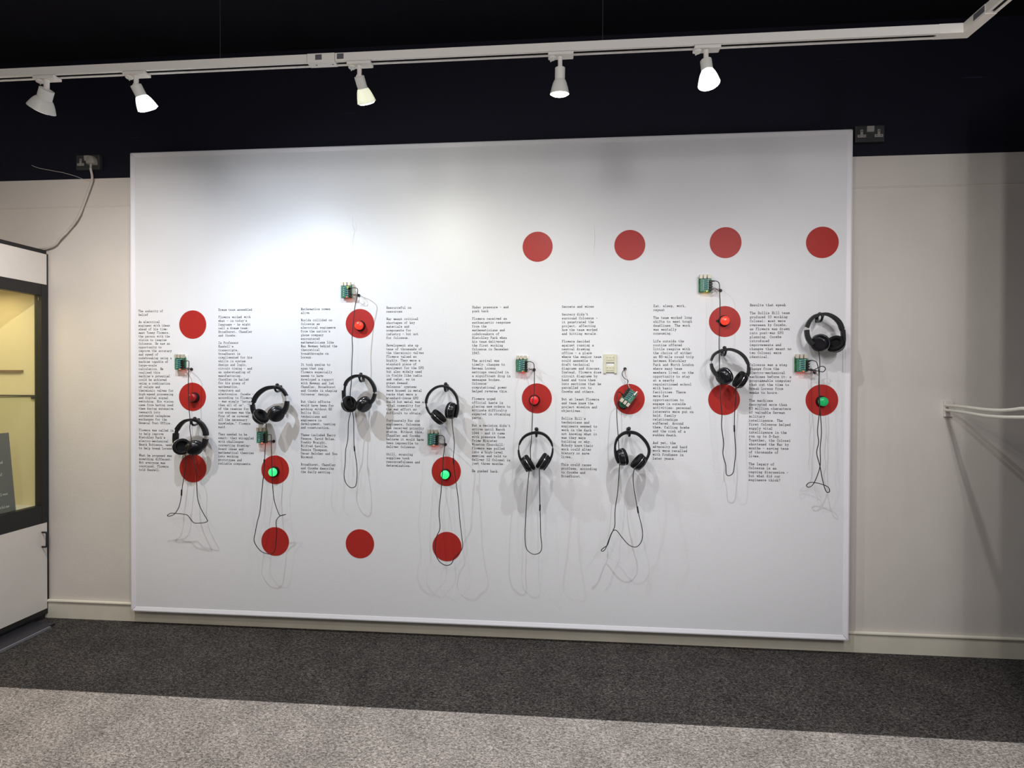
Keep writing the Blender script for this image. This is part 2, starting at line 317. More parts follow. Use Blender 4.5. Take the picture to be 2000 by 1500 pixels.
TEXT = [
((271, 608), (272, 917.5), """The audacity of|belief||An electrical|engineer with ideas|ahead of his time:|meet Tommy Flowers,|the person with the|vision to imagine|Colossus. He saw an|opportunity to|improve the accuracy|and speed of|codebreaking using a|machine capable of|large-scale|calculation. He|realised this|machine's potential|could be achieved|using a combination|of relays and|thermionic valves for|high-speed processing|and digital signal|switching. His vision|came from having used|them during extensive|research into|automated telephone|exchanges for the|General Post Office.||Flowers was called in|to help improve|Bletchley Park's|electro-mechanical|Heath Robinson, used|to help break Lorenz.||What he proposed was|something different.|Not everyone was|convinced, Flowers|told Randell."""),
((427, 605.4), (427, 905.3), """Dream team assembled||Flowers worked with|what - in today's|language - he might|call a dream team:|Broadhurst, Chandler|and Coombs.||In Professor|Randell's|transcripts,|broadhurst is|complimented for his|skills in system|design and logic,|circuit timing - and|an understanding of|manufacturing.|Chandler is hailed|for his grasp of|mathematics,|computers and|electronics. Coombs -|according to Flowers|- was simply "better|than all of us". "One|of the reasons for|our success was the|four of us covered|all the necessary|knowledge," Flowers|said.||They needed to be|smart: they struggled|with challenges|converting drawing-|board ideas and|mathematical theories|into working|prototypes and|reliable components."""),
((588, 604), (588, 921.6), """Mathematics comes|alive||Worlds collided on|Colossus as|electrical engineers|from the nation's|phone company|encountered|mathematicians like|Max Newman behind the|theoretical|breakthroughs on|Lorenz.||It took genius to|span that gap.|Flowers especially|seems to have|developed a rapport|with Newman and led|Chandler, Broadhurst|and Coombs in shaping|Colossus' design.||But their efforts|would have been for|nothing without 60|Dollis Hill|technicians and|engineers in|development, testing|and construction.||These included Harry|Fensom, David Bolam,|Freddy Wraight,|Wilfred Saville,|Dennis Thompson,|Oscar Belcher and Don|Horwood.||Broadhurst, Chandler|and Coombs describe|the daily setting."""),
((755, 601.4), (755, 909.2), """Resourceful on|resources||War meant critical|shortages of key|materials and|components for|industry - but not|for Colossus.||Development ate up|tens of thousands of|the thermionic valves|Flowers valued so|highly. They were a|standard piece of|equipment for the GPO|but also widely used|in fields like radio|and radar, so in|great demand.|Colossus' systems|were housed in metal|racks that were a|standard-issue GPO|build but metal was a|vital commodity for|the war effort so|difficult to obtain.||Fortunately for our|engineers, Colossus|had received priority|status. Without this,|Chandler and Coombs|believe it would have|been impossible to|deliver Colossus.||Still, sourcing|supplies took|resourcefulness and|determination."""),
((922.5, 600.5), (922, 920), """Under pressure - and|push back||Flowers received an|enthusiastic response|from the|mathematicians and|codebreakers of|Bletchley Park when|his team delivered|the first working|Colossus in December|1943.||The arrival was|timely: changes to|German Lorenz|settings resulted in|a significant drop in|messages broken.|Colossus'|computational power|helped reverse this.||Flowers urged|official haste in|placing new orders to|mitigate difficulty|expected in obtaining|parts.||But a decision didn't|arrive until March|1944 - and it came|with pressure from|Prime Minister|Winston Churchill:|Flowers was pulled|into a high-level|meeting and told to|deliver 12 Colossi in|just three months.||He pushed back."""),
((1098, 599.3), (1096.5, 930), """Secrets and wires||Secrecy didn't|surround Colossus -|it penetrated the|project, affecting|how the team worked|and hitting morale.||Flowers decided|against running a|central drawing|office - a place|where the senior team|could assemble to|draft technical|diagrams and discuss.|Instead, Flowers drew|circuit diagrams by|hand and tore them|into sections that he|parcelled out to|Coombs and others.||But at least Flowers|and team knew the|project mission and|objectives.||Dollis Hill's|technicians and|engineers seemed to|work in the dark -|not knowing what it|was they were|building or why.|Nobody knew their|work could alter|history or save|lives.||This could cause|problems, according|to Coombs and|Broadhurst."""),
((1276.5, 598), (1275, 895.4), """Eat, sleep, work,|repeat||The team worked long|shifts to meet tough|deadlines. The work|was mentally|consuming.||Life outside the|routine offered|little respite with|the choice of either|an 80-mile round trip|between Bletchley|Park and North London|where many team|members lived, or the|opportunity to stay|at a nearby|requisitioned school|with basic|facilities. There|were few|opportunities to|engage in outside|activities: personal|interests were put on|hold, family|relationships|suffered. Around|them, falling bombs|and the risk of a|sudden death.||And yet, the|adversity and hard|work were recalled|with fondness in|later years."""),
((1465, 596.3), (1462.5, 937.3), """Results that speak||The Dollis Hill team|produced 10 working|Colossi: most were|overseen by Coombs,|as Flowers was drawn|into post-war GPO|planning. Coombs|introduced|improvements and|changes that meant no|two Colossi were|identical.||Colossus was a step|change from the|electro-mechanical|machines before it: a|programmable computer|that cut the time to|break Lorenz from|weeks to hours.||The machines|decrypted more than|63 million characters|of valuable German|military|intelligence. The|first Colossus helped|supply vital|intelligence in the|run up to D-Day.|Together, the Colossi|shortened the War by|months - saving tens|of thousands of|lives.||The legacy of|Colossus is an|ongoing discussion -|but what did our|engineers think?"""),
]
GLP = {k: [[(int(q[0]), int(q[1])) for q in s.split()] for s in v.split('|')] for k, v in GL.items()}
ADV, UX, UZ, TH = 0.01025, 0.00158, 0.00175, 0.0009
def write(lines, start, end, y, name, m, parent, ux=UX, uz=UZ, adv=ADV, th=TH, axis=Vector((1, 0, 0)), upv=Vector((0, 0, 1))):
    V, Fc = [], []
    for li, line in enumerate(lines):
        t = li/max(1, len(lines)-1); base = start.lerp(end, t); base = base if y is None else Vector((base.x, y, base.z))
        for ci, ch in enumerate(line):
            for pl in GLP.get(ch, []):
                for (x0, y0), (x1, y1) in zip(pl[:-1], pl[1:]):
                    a = Vector((x0*ux, (y0-4.6)*uz)); c = Vector((x1*ux, (y1-4.6)*uz)); d = (c-a).normalized(); n = Vector((-d.y, d.x))*th
                    a = a-d*th*.7; c = c+d*th*.7; i = len(V)
                    for q in (a+n, a-n, c-n, c+n): V.append(base+axis*(ci*adv+q.x)+upv*q.y)
                    Fc.append((i, i+1, i+2, i+3))
    off = ROOT[parent.name]; me = bpy.data.meshes.new(name); me.from_pydata([v-off for v in V], [], Fc); me.materials.append(m)
    o = bpy.data.objects.new(name, me); COL.objects.link(o); o.parent = parent; ROOT[o.name] = off; return o
for (s, e, t) in TEXT:
    write(t.split('|'), aty(*s, PY), aty(*e, PY), PY-.0005, 'printed_text', M['ink'], panel)

# ------------------------------------------------------------------ track lighting
TY0, TY1, TZ = -1.030, -0.994, 2.68; TXC = atz(1872, 80, TZ).x
ty = (TY0+TY1)/2
track = thing('lighting_track', 'long white ceiling lighting track hung on thin wires, turning a corner at right', 'lighting track', (-0.5, ty, TZ))
def rail(x0, x1, along='x', c=0.0):
    bb = NB(); wd = (TY1-TY0)/2
    def bx(a, d0, d1, z0, z1, mi=0):
        if along == 'x': boxmm(bb, (x0, c+d0, z0), (x1, c+d1, z1), 0, mi)
        else: boxmm(bb, (c+d0, x0, z0), (c+d1, x1, z1), 0, mi)
    bx(0, -wd, -wd+.003, TZ, TZ+.032); bx(0, wd-.003, wd, TZ, TZ+.032); bx(0, -wd+.003, wd-.003, TZ+.029, TZ+.032)
    bx(0, -wd+.003, -.0075, TZ+.0002, TZ+.003); bx(0, .0065, wd-.003, TZ+.0002, TZ+.003)
    bx(0, -wd+.003, wd-.003, TZ+.008, TZ+.0285, 1)
    return bb
xa, xb = atz(601, 125, TZ).x, atz(658, 125, TZ).x
obj('rail', rail(-3.3, xa, c=ty), [M['track'], M['slot']], track); obj('rail', rail(xb, TXC-.10, c=ty), [M['track'], M['slot']], track)
obj('rail', rail(-3.4, ty-.12, 'y', TXC), [M['track'], M['slot']], track)
b = NB(); boxmm(b, (xa+.0015, TY0-.0012, TZ-.0015), (xb-.0015, TY1+.0012, TZ+.0335), .0012)
jc = obj('joint_cover', b, M['track'], track)
for px in (620, 664):
    b = NB(); q = atz(px, 110, TZ+.016); boxmm(b, (q.x-.013, TY0-.0022, TZ+.008), (q.x+.013, TY0-.0006, TZ+.028)); obj('cover_window', b, M['smoke'], jc)
for px in (615, 648):
    b = NB(); q = atz(px, 122, TZ); lathe(b, [(.0035, -.001), (.0035, .0006)], (q.x, ty, TZ-.0015), (0, 0, -1), 10); obj('screw', b, M['smoke'], jc)
b = NB(); boxmm(b, (TXC-.10, TY0-.001, TZ-.001), (TXC+.019, TY1+.001, TZ+.033), .0012); boxmm(b, (TXC-.019, ty-.12, TZ-.0012), (TXC+.019, TY0, TZ+.0332), .0012)
obj('corner_connector', b, M['track'], track)
b = NB(); boxmm(b, (TXC-.0205, TY0-.10, TZ+.008), (TXC-.0185, TY0-.05, TZ+.028)); obj('cover_window', b, M['smoke'], bpy.data.objects['corner_connector'])
for px, py in ((430, 110), (1177, 80)):
    b = NB(); q = aty(px, py, ty); tube(b, [(q.x, ty, TZ+.03), (q.x, ty, CEIL+.01)], 0.0016, 6); obj('suspension_wire', b, M['steel'], track)

LAMP_LAB = ['white track spotlight nearest the left edge, dim, its shade tipped left towards the cabinet',
            'white track spotlight glowing brightly, second from the left, tilted right above the left socket',
            'white track spotlight beside the joint in the track, only the rim of its shade lit',
            'white track spotlight hanging straight down, fourth along the track from the left',
            'white track spotlight shining into the camera, the brightest, last before the track corner']
for (px, pe, pm, tl_, sc, pw, colr, es, shm), lab in zip(LAMPS, LAMP_LAB):
    q = aty(px[0], px[1], ty); x = q.x
    el0 = aty(pe[0], pe[1], ty); el0.x = x; rr_ = ray(*pm).normalized()
    tb = (el0-CAM).dot(rr_); pc = CAM+rr_*tb; dist = (pc-el0).length
    mo = pc + rr_*(dist*math.tan(math.radians(tl_))); d = (mo-el0).normalized(); ls = (mo-el0).length/.116
    t = thing('track_spotlight', lab, 'spotlight', (x, ty, TZ), 'spotlights on the ceiling track')
    b = NB(); boxmm(b, (x-.045, TY0-.002, TZ-.013), (x+.05, TY1+.002, TZ-.0008), .003); ad = obj('track_adapter', b, M['track'], t)
    b = NB(); lathe(b, [(.014, 0), (.014, .006), (.011, .009)], (x-.03, ty, TZ-.012), (0, 0, -1), 16); box(b, (x-.03, ty, TZ-.022), (.003, .022, .006), Matrix.Rotation(.6, 3, 'Z')); obj('adapter_knob', b, M['white'], ad, True)
    top = Vector((x, ty, TZ-.012)); el = el0
    b = NB(); tube(b, [top, el], .0085*(.5+.5*sc), 12); lathe(b, [(.0115, -.006), (.0115, .006)], el, (0, 1, 0), 12); obj('stem', b, M['track'], t, True)
    s0 = el - d*.004*sc
    b = NB(); lathe(b, [(.0165*sc, 0), (.019*sc, .002*ls), (.019*sc, .056*ls), (.0165*sc, .058*ls)], s0, d, 24); obj('lamp_holder', b, M['white'], t, True)
    b = NB(); prof = [(.0165, .050), (.0215, .056), (.0265, .070), (.0310, .088), (.0345, .105), (.0365, .116), (.0355, .1165), (.0335, .105), (.0300, .088), (.0255, .072), (.0150, .060)]
    lathe(b, [(r*sc, h*ls) for r, h in prof], s0, d, 32, False); sh = obj('lamp_shade', b, M[shm], t, True)
    em = mat('lamp_bulb_glow', (0.8, 0.8, 0.75), 0.4, emit=colr, es=es)
    b = NB(); lathe(b, [(.012*sc, .058*ls), (.020*sc, .075*ls), (.028*sc, .100*ls), (.0315*sc, .1145*ls), (.0315*sc, .1185*ls), (.026*sc, .1225*ls), (0, .1235*ls)], s0, d, 24); obj('bulb', b, em, t, True)
    spot('spot_beam', s0 + d*(.130*ls), d, pw[0], 112, colr, 1.0, .009*sc); spot('spot_spill', s0 + d*(.130*ls), d, pw[1], 179, colr, 1.0, .010*sc)

# ------------------------------------------------------------------ sockets on the dark wall
def socket(px0, px1, lab, rocker_on=True):
    a, c = aty(*px0, 0), aty(*px1, 0); cx, cz = (a.x+c.x)/2, (a.z+c.z)/2
    t = thing('double_socket', lab, 'power socket', (cx, 0, cz), 'double sockets on the dark wall')
    b = NB(); boxmm(b, (cx-.075, -.028, cz-.044), (cx+.075, -.0002, cz+.044), .006); obj('plate', b, M['socket'], t)
    for s in (-1, 1):
        b = NB(); ox = cx + s*.043
        boxmm(b, (ox-.0065, -.0305, cz-.008), (ox+.0065, -.0275, cz+.020), .001); boxmm(b, (ox-.0215, -.0305, cz-.021), (ox+.0215, -.0275, cz-.006), .001)
        o = obj('outlet', b, M['insert'], t)
        for xa_, xb_, za_, zb_ in ((-.002, .002, .008, .015), (-.014, -.008, -.015, -.012), (.008, .014, -.015, -.012)):
            b = NB(); boxmm(b, (ox+xa_, -.0312, cz+za_), (ox+xb_, -.0306, cz+zb_)); obj('pin_hole', b, M['pin'], o)
    b = NB(); box(b, (cx, -.030, cz+.022), (.036, .008, .030), Matrix.Rotation(.12, 3, 'X'), .001); obj('rocker_switch', b, M['insert'], t)
    return cx, cz
socket((1665.5, 249), (1722.5, 281), 'dark grey double socket half tucked behind the top right panel corner, nothing plugged in')
cx, cz = socket((154.5, 306), (202.5, 334), 'dark grey double socket at top left with a white plug in it')
t = thing('mains_plug', 'ivory mains plug and cord hanging from the top left socket to the cabinet', 'plug', (cx+.043, -.031, cz))
ox = cx+.040
b = NB()
R_ = [[Vector((ox+px_*k, -.0315-h, cz+pz_*k+.002)) for px_, pz_ in ((-.026, -.022), (.026, -.024), (.029, -.010), (.024, .012), (.010, .026), (-.010, .026), (-.024, .012), (-.028, -.006))] for h, k in ((0, 1), (.018, .98), (.027, .85), (.030, .6))]
sweep_rings(b, R_); obj('plug_body', b, M['plug'], t, True)
b = NB(); tube(b, [(ox, -.048, cz-.018), (ox-.004, -.046, cz-.05)], [.0075, .005], 10); obj('cord_grip', b, M['plug'], t, True)
PC = [(185, 335), (180, 350), (172, 375), (163, 400), (152, 425), (135, 448), (117, 466), (104, 480)]
b = NB(); tube(b, [Vector((ox-.004, -.046, cz-.045))] + [aty(x, y, -.030+.004*math.sin(x*.2)) for x, y in PC[1:]] + [Vector((-3.13, -.045, 2.2215)), Vector((-3.25, -.10, 2.2212))], .0062, 8, 5); obj('cord', b, M['cord'], t, True)
b = NB(); tube(b, [aty(x, y, -.004) for x, y in ((62, 323), (75, 328), (100, 333), (122, 337), (137, 341), (150, 345), (165, 351), (174, 354))], .0014, 6, 4)
lw = obj('loose_wire', b, M['wirewhite'], None, True); lw['label'] = 'thin loose white wire trailing across the dark wall below the left socket'; lw['category'] = 'wire'

# ------------------------------------------------------------------ hooks
HOOKS = [((380.5, 817.5), (376.5, 829)), ((541.5, 752), (539, 763)), ((704.8, 731), (703.5, 743)), ((870.5, 750), (869.5, 762)), ((1047.5, 838), (1047.5, 851)), ((1228.5, 837), (1229.5, 850)), ((1415, 679.5), (1416, 691.5)), ((1601, 613.5), (1604, 625))]
WHERE = ['in the first column of dots, over its lowest red dot', 'in the second column, above the uppermost green lit button', 'in the third column, below a lit red button',
         'in the fourth column, above the brightest green button', 'in the fifth column, below a dark red button', 'in the sixth column, below the dangling circuit board',
         'in the seventh column, between two red dots', 'in the last column, nearest the right panel edge']
HO = [.078, .085, .080, .088, .112, .100, .086, .080]      # how far each pair hangs off the panel
for (kp, lp), wh, ho in zip(HOOKS, WHERE, HO):
    k = aty(*kp, PY-ho+.018); l = aty(*lp, PY-ho-.012); x = (k.x+l.x)/2 + 0.0
    t = thing('coat_hook', 'black two-pronged hook holding headphones ' + wh, 'hook', (l.x, PY, l.z), 'black hooks screwed to the panel')
    b = NB(); bx_ = l.x*.5+aty(kp[0], kp[1], PY).x*.5; boxmm(b, (bx_-.009, PY-.006, l.z-.004), (bx_+.009, PY-.0004, k.z-.002), .003); obj('back_plate', b, M['plastic'], t)
    b = NB(); tube(b, [(bx_, PY-.004, k.z-.012), (k.x*.6+bx_*.4, PY-ho*.45, k.z-.007), (k.x, PY-ho+.018, k.z)], .0055, 8, 3); lathe(b, [(.004, -.010), (.0085, -.006), (.0102, 0), (.0085, .006), (.004, .010)], k, (0, -1, .3), 16); obj('knob_prong', b, M['plastic'], t, True)
    b = NB(); tube(b, [(bx_, PY-.004, l.z+.012), (l.x*.5+bx_*.5, PY-ho*.4, l.z-.002), (l.x, PY-ho, l.z-.005), (l.x, PY-ho-.017, l.z+.002), (l.x, PY-ho-.025, l.z+.016)], .0060, 8, 4); lathe(b, [(.003, -.008), (.0075, -.004), (.0075, .004), (.003, .008)], (l.x, PY-ho-.025, l.z+.018), (0, 0, 1), 12); obj('lower_prong', b, M['plastic'], t, True)

# ------------------------------------------------------------------ headphones, traced at their real depth in front of the panel
class Z:                                    # zoom frame: origin, scale -> pixel
    def __init__(s, x, y, k): s.x, s.y, s.k = x, y, k
    def __call__(s, p): return (s.x+p[0]/s.k, s.y+p[1]/s.k)
HP = [
 dict(z=Z(330, 800, 15), band=[(235, 590), (330, 450), (450, 345), (590, 303), (720, 303), (850, 340), (960, 430), (1040, 560), (1078, 680), (1082, 760)], bh=[58, 50, 42, 36, 36, 45, 58, 66, 70, 70],
      sl=[(238, 580), (225, 640), (212, 710)], slh=42, slm='plastic', al=[(205, 690), (198, 800), (190, 900), (200, 1000)], alh=[66, 70, 62, 55],
      sr=[(1088, 750), (1090, 870)], srh=50, srm='silver', ar=[(1075, 850), (1055, 960), (1010, 1060), (940, 1130)], arh=[68, 66, 66, 60],
      L=((372, 1085), (.95, .12), 46), R=((745, 1118), (-.62, .78), -38)),
 dict(z=Z(480, 740, 10.714), band=[(163, 490), (200, 395), (285, 290), (415, 205), (560, 175), (690, 185), (785, 250), (855, 355)], bh=[38, 42, 44, 40, 36, 34, 32, 26],
      sl=[(165, 480), (152, 560)], slh=22, slm='plastic', al=[(143, 540), (155, 640), (200, 760), (260, 850)], alh=[36, 42, 42, 38],
      sr=[(850, 350), (851, 480)], srh=7, srm='silver', ar=[(868, 465), (855, 560), (825, 640), (780, 720)], arh=[38, 42, 46, 46],
      L=((312, 790), (.78, .63), 8), R=((640, 735), (-.83, .55), -34)),
 dict(z=Z(660, 710, 13.636), band=[(190, 590), (235, 485), (330, 395), (450, 338), (590, 325), (720, 345), (830, 415), (920, 535), (975, 660), (985, 760)], bh=[38, 40, 42, 40, 34, 34, 40, 44, 44, 42],
      sl=[(195, 580), (175, 730)], slh=24, slm='plastic', al=[(158, 715), (158, 830), (165, 950), (200, 1060)], alh=[42, 42, 40, 38],
      sr=[(985, 750), (985, 815)], srh=33, srm='silver', ar=[(985, 800), (965, 890), (925, 980), (860, 1060)], arh=[42, 44, 46, 44],
      L=((300, 1085), (.91, .41), 24), R=((690, 1090), (-.8, .6), -24)),
 dict(z=Z(820, 740, 15), band=[(183, 715), (198, 600), (255, 455), (355, 335), (485, 248), (640, 210), (780, 228), (900, 295), (1005, 400), (1075, 525), (1108, 640), (1112, 720)], bh=[36, 36, 36, 36, 36, 36, 38, 38, 38, 36, 30, 26],
      sl=[(182, 705), (195, 830)], slh=16, slm='plastic', al=[(200, 820), (262, 965), (370, 1100), (480, 1215), (590, 1325)], alh=[30, 24, 24, 24, 20],
      sr=[(1110, 700), (1115, 740)], srh=22, srm='silver', ar=[(1115, 720), (1118, 860), (1095, 1000), (1060, 1130)], arh=[28, 34, 36, 28],
      L=((550, 1115), (.68, .73), 0), R=((915, 930), (-.98, .17), -12)),
 dict(z=Z(1000, 825, 14.286), band=[(205, 620), (258, 500), (355, 390), (500, 315), (680, 285), (850, 315), (985, 405), (1085, 540), (1128, 660)], bh=[24, 34, 38, 40, 40, 40, 38, 34, 24],
      sl=[(200, 610), (183, 790)], slh=13, slm='plastic', al=[(182, 770), (205, 930), (270, 1090), (350, 1235), (425, 1370)], alh=[24, 30, 30, 26, 22],
      sr=[(1130, 650), (1138, 750)], srh=13, srm='plastic', ar=[(1138, 730), (1120, 880), (1060, 1050), (980, 1190), (890, 1325)], arh=[24, 30, 30, 26, 22],
      L=((460, 1140), (.84, .54), -3), R=((858, 1088), (-.85, .53), 0)),
 dict(z=Z(1190, 825, 14.286), band=[(158, 725), (168, 600), (225, 455), (330, 345), (460, 285), (620, 278), (770, 315), (905, 415), (1025, 555), (1095, 700), (1110, 820), (1085, 930), (1025, 1050)], bh=[28, 30, 38, 42, 46, 48, 48, 48, 46, 42, 38, 34, 34],
      sl=[(158, 715), (160, 745)], slh=24, slm='plastic', al=[(160, 730), (172, 850), (205, 990), (250, 1130)], alh=[30, 40, 46, 34],
      sr=[(1040, 1030), (1015, 1065)], srh=26, srm='plastic', ar=[(1030, 1045), (965, 1160), (890, 1245), (810, 1320)], arh=[34, 34, 30, 22],
      L=((370, 965), (.97, .24), -10), R=((810, 1097), (-.76, .65), 0)),
 dict(z=Z(1350, 520, 5.358), band=[(207, 990), (235, 930), (290, 892), (350, 874), (420, 872), (500, 902), (560, 955), (595, 1020)], bh=[10, 14, 15, 14, 15, 16, 16, 15],
      sl=[(209, 982), (206, 1025)], slh=5, slm='silver', al=[(208, 1018), (222, 1075), (250, 1120), (285, 1160)], alh=[13, 18, 20, 18],
      sr=[(595, 1010), (600, 1070)], srh=12, srm='plastic', ar=[(602, 1055), (600, 1105), (585, 1150), (550, 1195)], arh=[14, 15, 15, 12],
      L=((345, 1152), (.9, .42), -32), R=((510, 1188), (-.86, .5), 0)),
 dict(z=Z(1540, 590, 6.246), band=[(222, 312), (258, 232), (320, 172), (400, 148), (480, 150), (560, 190), (620, 250), (653, 330)], bh=[24, 22, 20, 18, 20, 24, 27, 28],
      sl=[(224, 300), (219, 350)], slh=22, slm='silver', al=[(222, 340), (230, 410), (255, 470), (295, 515)], alh=[26, 27, 28, 28],
      sr=[(652, 322), (655, 350)], srh=26, srm='plastic', ar=[(662, 340), (668, 420), (668, 480), (645, 540)], arh=[22, 22, 22, 22],
      L=((385, 500), (.88, .38), -42), R=((572, 515), (-.72, .6), 36)),
]
def sub(o, pts):  return [(o[0]+x/o[2], o[1]+y/o[2]) for x, y in pts]
CORD_UP = [
 [(358.9, 705), (364, 705), (367.7, 705), (369.1, 708), (368.4, 727), (367.9, 750), (368.4, 774), (369, 797), (370.6, 812), (371.3, 827), (370.8, 838), (375, 866)],
 [(519, 849.4), (524, 849), (528.5, 849), (529.6, 852), (530.1, 875)],
 [(684.5, 562.4), (690, 562.2), (695.7, 562.6), (698.5, 566), (697.6, 580), (695.7, 587), (692.4, 605), (690, 628.6), (688.7, 642.6), (687.8, 661), (688.7, 680), (687.4, 708), (686.3, 744), (684, 772), (688, 790)],
 [(855.7, 851), (860, 850.6), (863.8, 851), (867.9, 855), (868.3, 867), (867.4, 882), (865.7, 894), (864.8, 916.7), (863, 934), (861.4, 960)],
 [(1029, 706.6), (1033, 706.3), (1037.5, 706.8), (1042.5, 711), (1043.4, 722), (1043.7, 745), (1043, 768.7), (1041.5, 778), (1040.3, 792), (1039.8, 820), (1038.3, 852), (1036, 880), (1037, 900)],
 [(1215.8, 771), (1212, 766.8), (1207.3, 765.4), (1205, 769.6), (1204.5, 792), (1205, 820), (1208, 860), (1209.8, 900)],
 [(1393, 549), (1397, 548.9), (1401, 549.8), (1405, 555.5), (1405.6, 576), (1406.4, 591), (1405.6, 624.5), (1404.5, 665.6), (1404.7, 688), (1405, 718), (1407, 745)],
 [(1581.6, 704.5), (1586, 704), (1591, 705), (1596, 710), (1599.5, 730), (1600, 760), (1601, 790), (1600.5, 811)],
]
c1 = (310, 800, 5.358); c2 = (480, 800, 3.947); c3 = (640, 680, 4.683); c4 = (800, 740, 3.571); c5 = (960, 820, 3.75); c6 = (1140, 820, 3.75); c7 = (1360, 660, 3.75); c8 = (1540, 600, 3.264)
CORD_LOW = [  # from the cup side away to the control, as traced
 sub(c1, [(350, 440), (358, 520), (378, 590), (398, 660), (398, 760), (405, 910), (430, 1010), (470, 1090), (505, 1150), (510, 1168), (480, 1182), (430, 1188), (370, 1185), (335, 1148), (300, 1105), (250, 1093), (190, 1088), (130, 1085), (92, 1105), (105, 1116), (150, 1103), (180, 1075), (215, 1010), (238, 900), (247, 810), (265, 700), (282, 570), (275, 440)]),
 sub(c2, [(198, 300), (203, 480), (207, 590), (220, 700), (245, 780), (265, 816), (300, 810), (306, 808), (265, 820), (238, 850), (234, 890), (240, 940), (230, 1050), (222, 1090), (200, 1112), (160, 1110), (110, 1085), (65, 1015), (75, 940), (88, 870), (110, 780), (125, 620), (140, 480), (145, 390), (150, 290), (157, 180), (155, 95), (145, 60)]),
 sub(c3, [(215, 560), (208, 600), (190, 680), (185, 830), (165, 930), (160, 1050), (150, 1160), (165, 1230), (200, 1270), (235, 1275), (262, 1240), (268, 1100), (248, 940), (240, 860), (237, 650), (222, 560)]),
 sub(c4, [(220, 785), (205, 930), (212, 1040), (185, 1110), (180, 1210), (205, 1270), (250, 1300), (290, 1290), (315, 1245), (355, 1205), (370, 1165), (365, 1110), (350, 980), (340, 850), (325, 730), (310, 620), (305, 550), (312, 450), (300, 340), (296, 260)]),
 sub(c5, [(280, 350), (275, 380), (260, 540), (250, 730), (245, 860), (255, 940), (285, 975), (320, 985), (355, 970), (368, 930), (360, 840), (358, 740), (355, 630), (352, 480), (350, 350)]),
 sub(c6, [(262, 300), (262, 340), (250, 520), (230, 660), (228, 770), (215, 810), (195, 855), (175, 915), (150, 935), (128, 955), (140, 962), (160, 943), (180, 890), (205, 828), (225, 808), (245, 815), (280, 860), (330, 915), (380, 932), (415, 905), (430, 860), (427, 790), (400, 680), (385, 600), (365, 480), (362, 400), (376, 345)]),
 sub(c7, [(177, 330), (178, 460), (188, 560), (185, 650), (200, 770), (195, 850), (215, 930), (220, 998), (245, 1008), (270, 985), (280, 920), (288, 830), (280, 690), (280, 560), (289, 440), (290, 340)]),
 sub(c8, [(196, 680), (185, 790), (192, 860), (180, 930), (200, 1010), (215, 1090), (230, 1150), (245, 1180), (262, 1174), (252, 1146), (200, 1125), (140, 1117), (115, 1135), (127, 1147), (155, 1132), (185, 1070), (203, 1000), (202, 900), (210, 800), (204, 690), (196, 600), (193, 480), (200, 360), (193, 280)]),
]
CTRL = [((240, 835), (238, 905), c1), ((143, 382), (142, 412), c2), ((242, 892), (247, 945), c3), ((305, 550), (308, 598), c4), ((355, 618), (354, 668), c5), ((392, 632), (400, 686), c6), ((278, 635), (279, 690), c7), None]
HLAB = ['black headphones over the lowest red dot of the leftmost dot column', 'black headphones hanging just above a circuit board and a green lit button, second from left',
        'black headphones hung alone between two text columns under the glowing red button, third from left', 'black headphones with splayed ear cups hanging above the bright green button and its board',
        'black headphones with even side-on ear cups, hung below the half-lit red button', 'black headphones below the loose dangling circuit board, cord twisted into a small loop',
        'black headphones between two red dots, cord hanging in a narrow U, seventh from left', 'black headphones hung highest, nearest the right edge of the panel, above a dull green button']
RC = 0.0462
def cup(t, z, spec, HY):
    (cp, ax, tau) = spec; p = aty(*z(cp), HY); T = math.radians(tau); n = math.hypot(*ax)
    a = Vector((math.cos(T)*ax[0]/n, -math.sin(T), math.cos(T)*ax[1]/n)).normalized(); R = RC
    b = NB(); lathe(b, [(0, -.0285), (R*.45, -.028), (R*.72, -.0265), (R*.80, -.0245), (R*.84, -.0215), (R*.93, -.015), (R*.985, -.006), (R*.985, -.001)], p, a, 32); c = obj('ear_cup', b, M['gloss'], t, True)
    b = NB(); lathe(b, [(R*.96, -.0011), (R*1.012, -.0009), (R*1.022, 0), (R*1.012, .0009), (R*.96, .0011)], p, a, 40); obj('silver_ring', b, M['silver'], c, True)
    b = NB(); lathe(b, [(R*.94, .0012), (R*.99, .004), (R*1.0, .009), (R*.96, .015), (R*.88, .0185), (R*.76, .0195), (R*.64, .017), (R*.57, .011), (R*.54, .003), (0, .0025)], p, a, 32); obj('cushion', b, M['pad'], c, True)
    return p, a
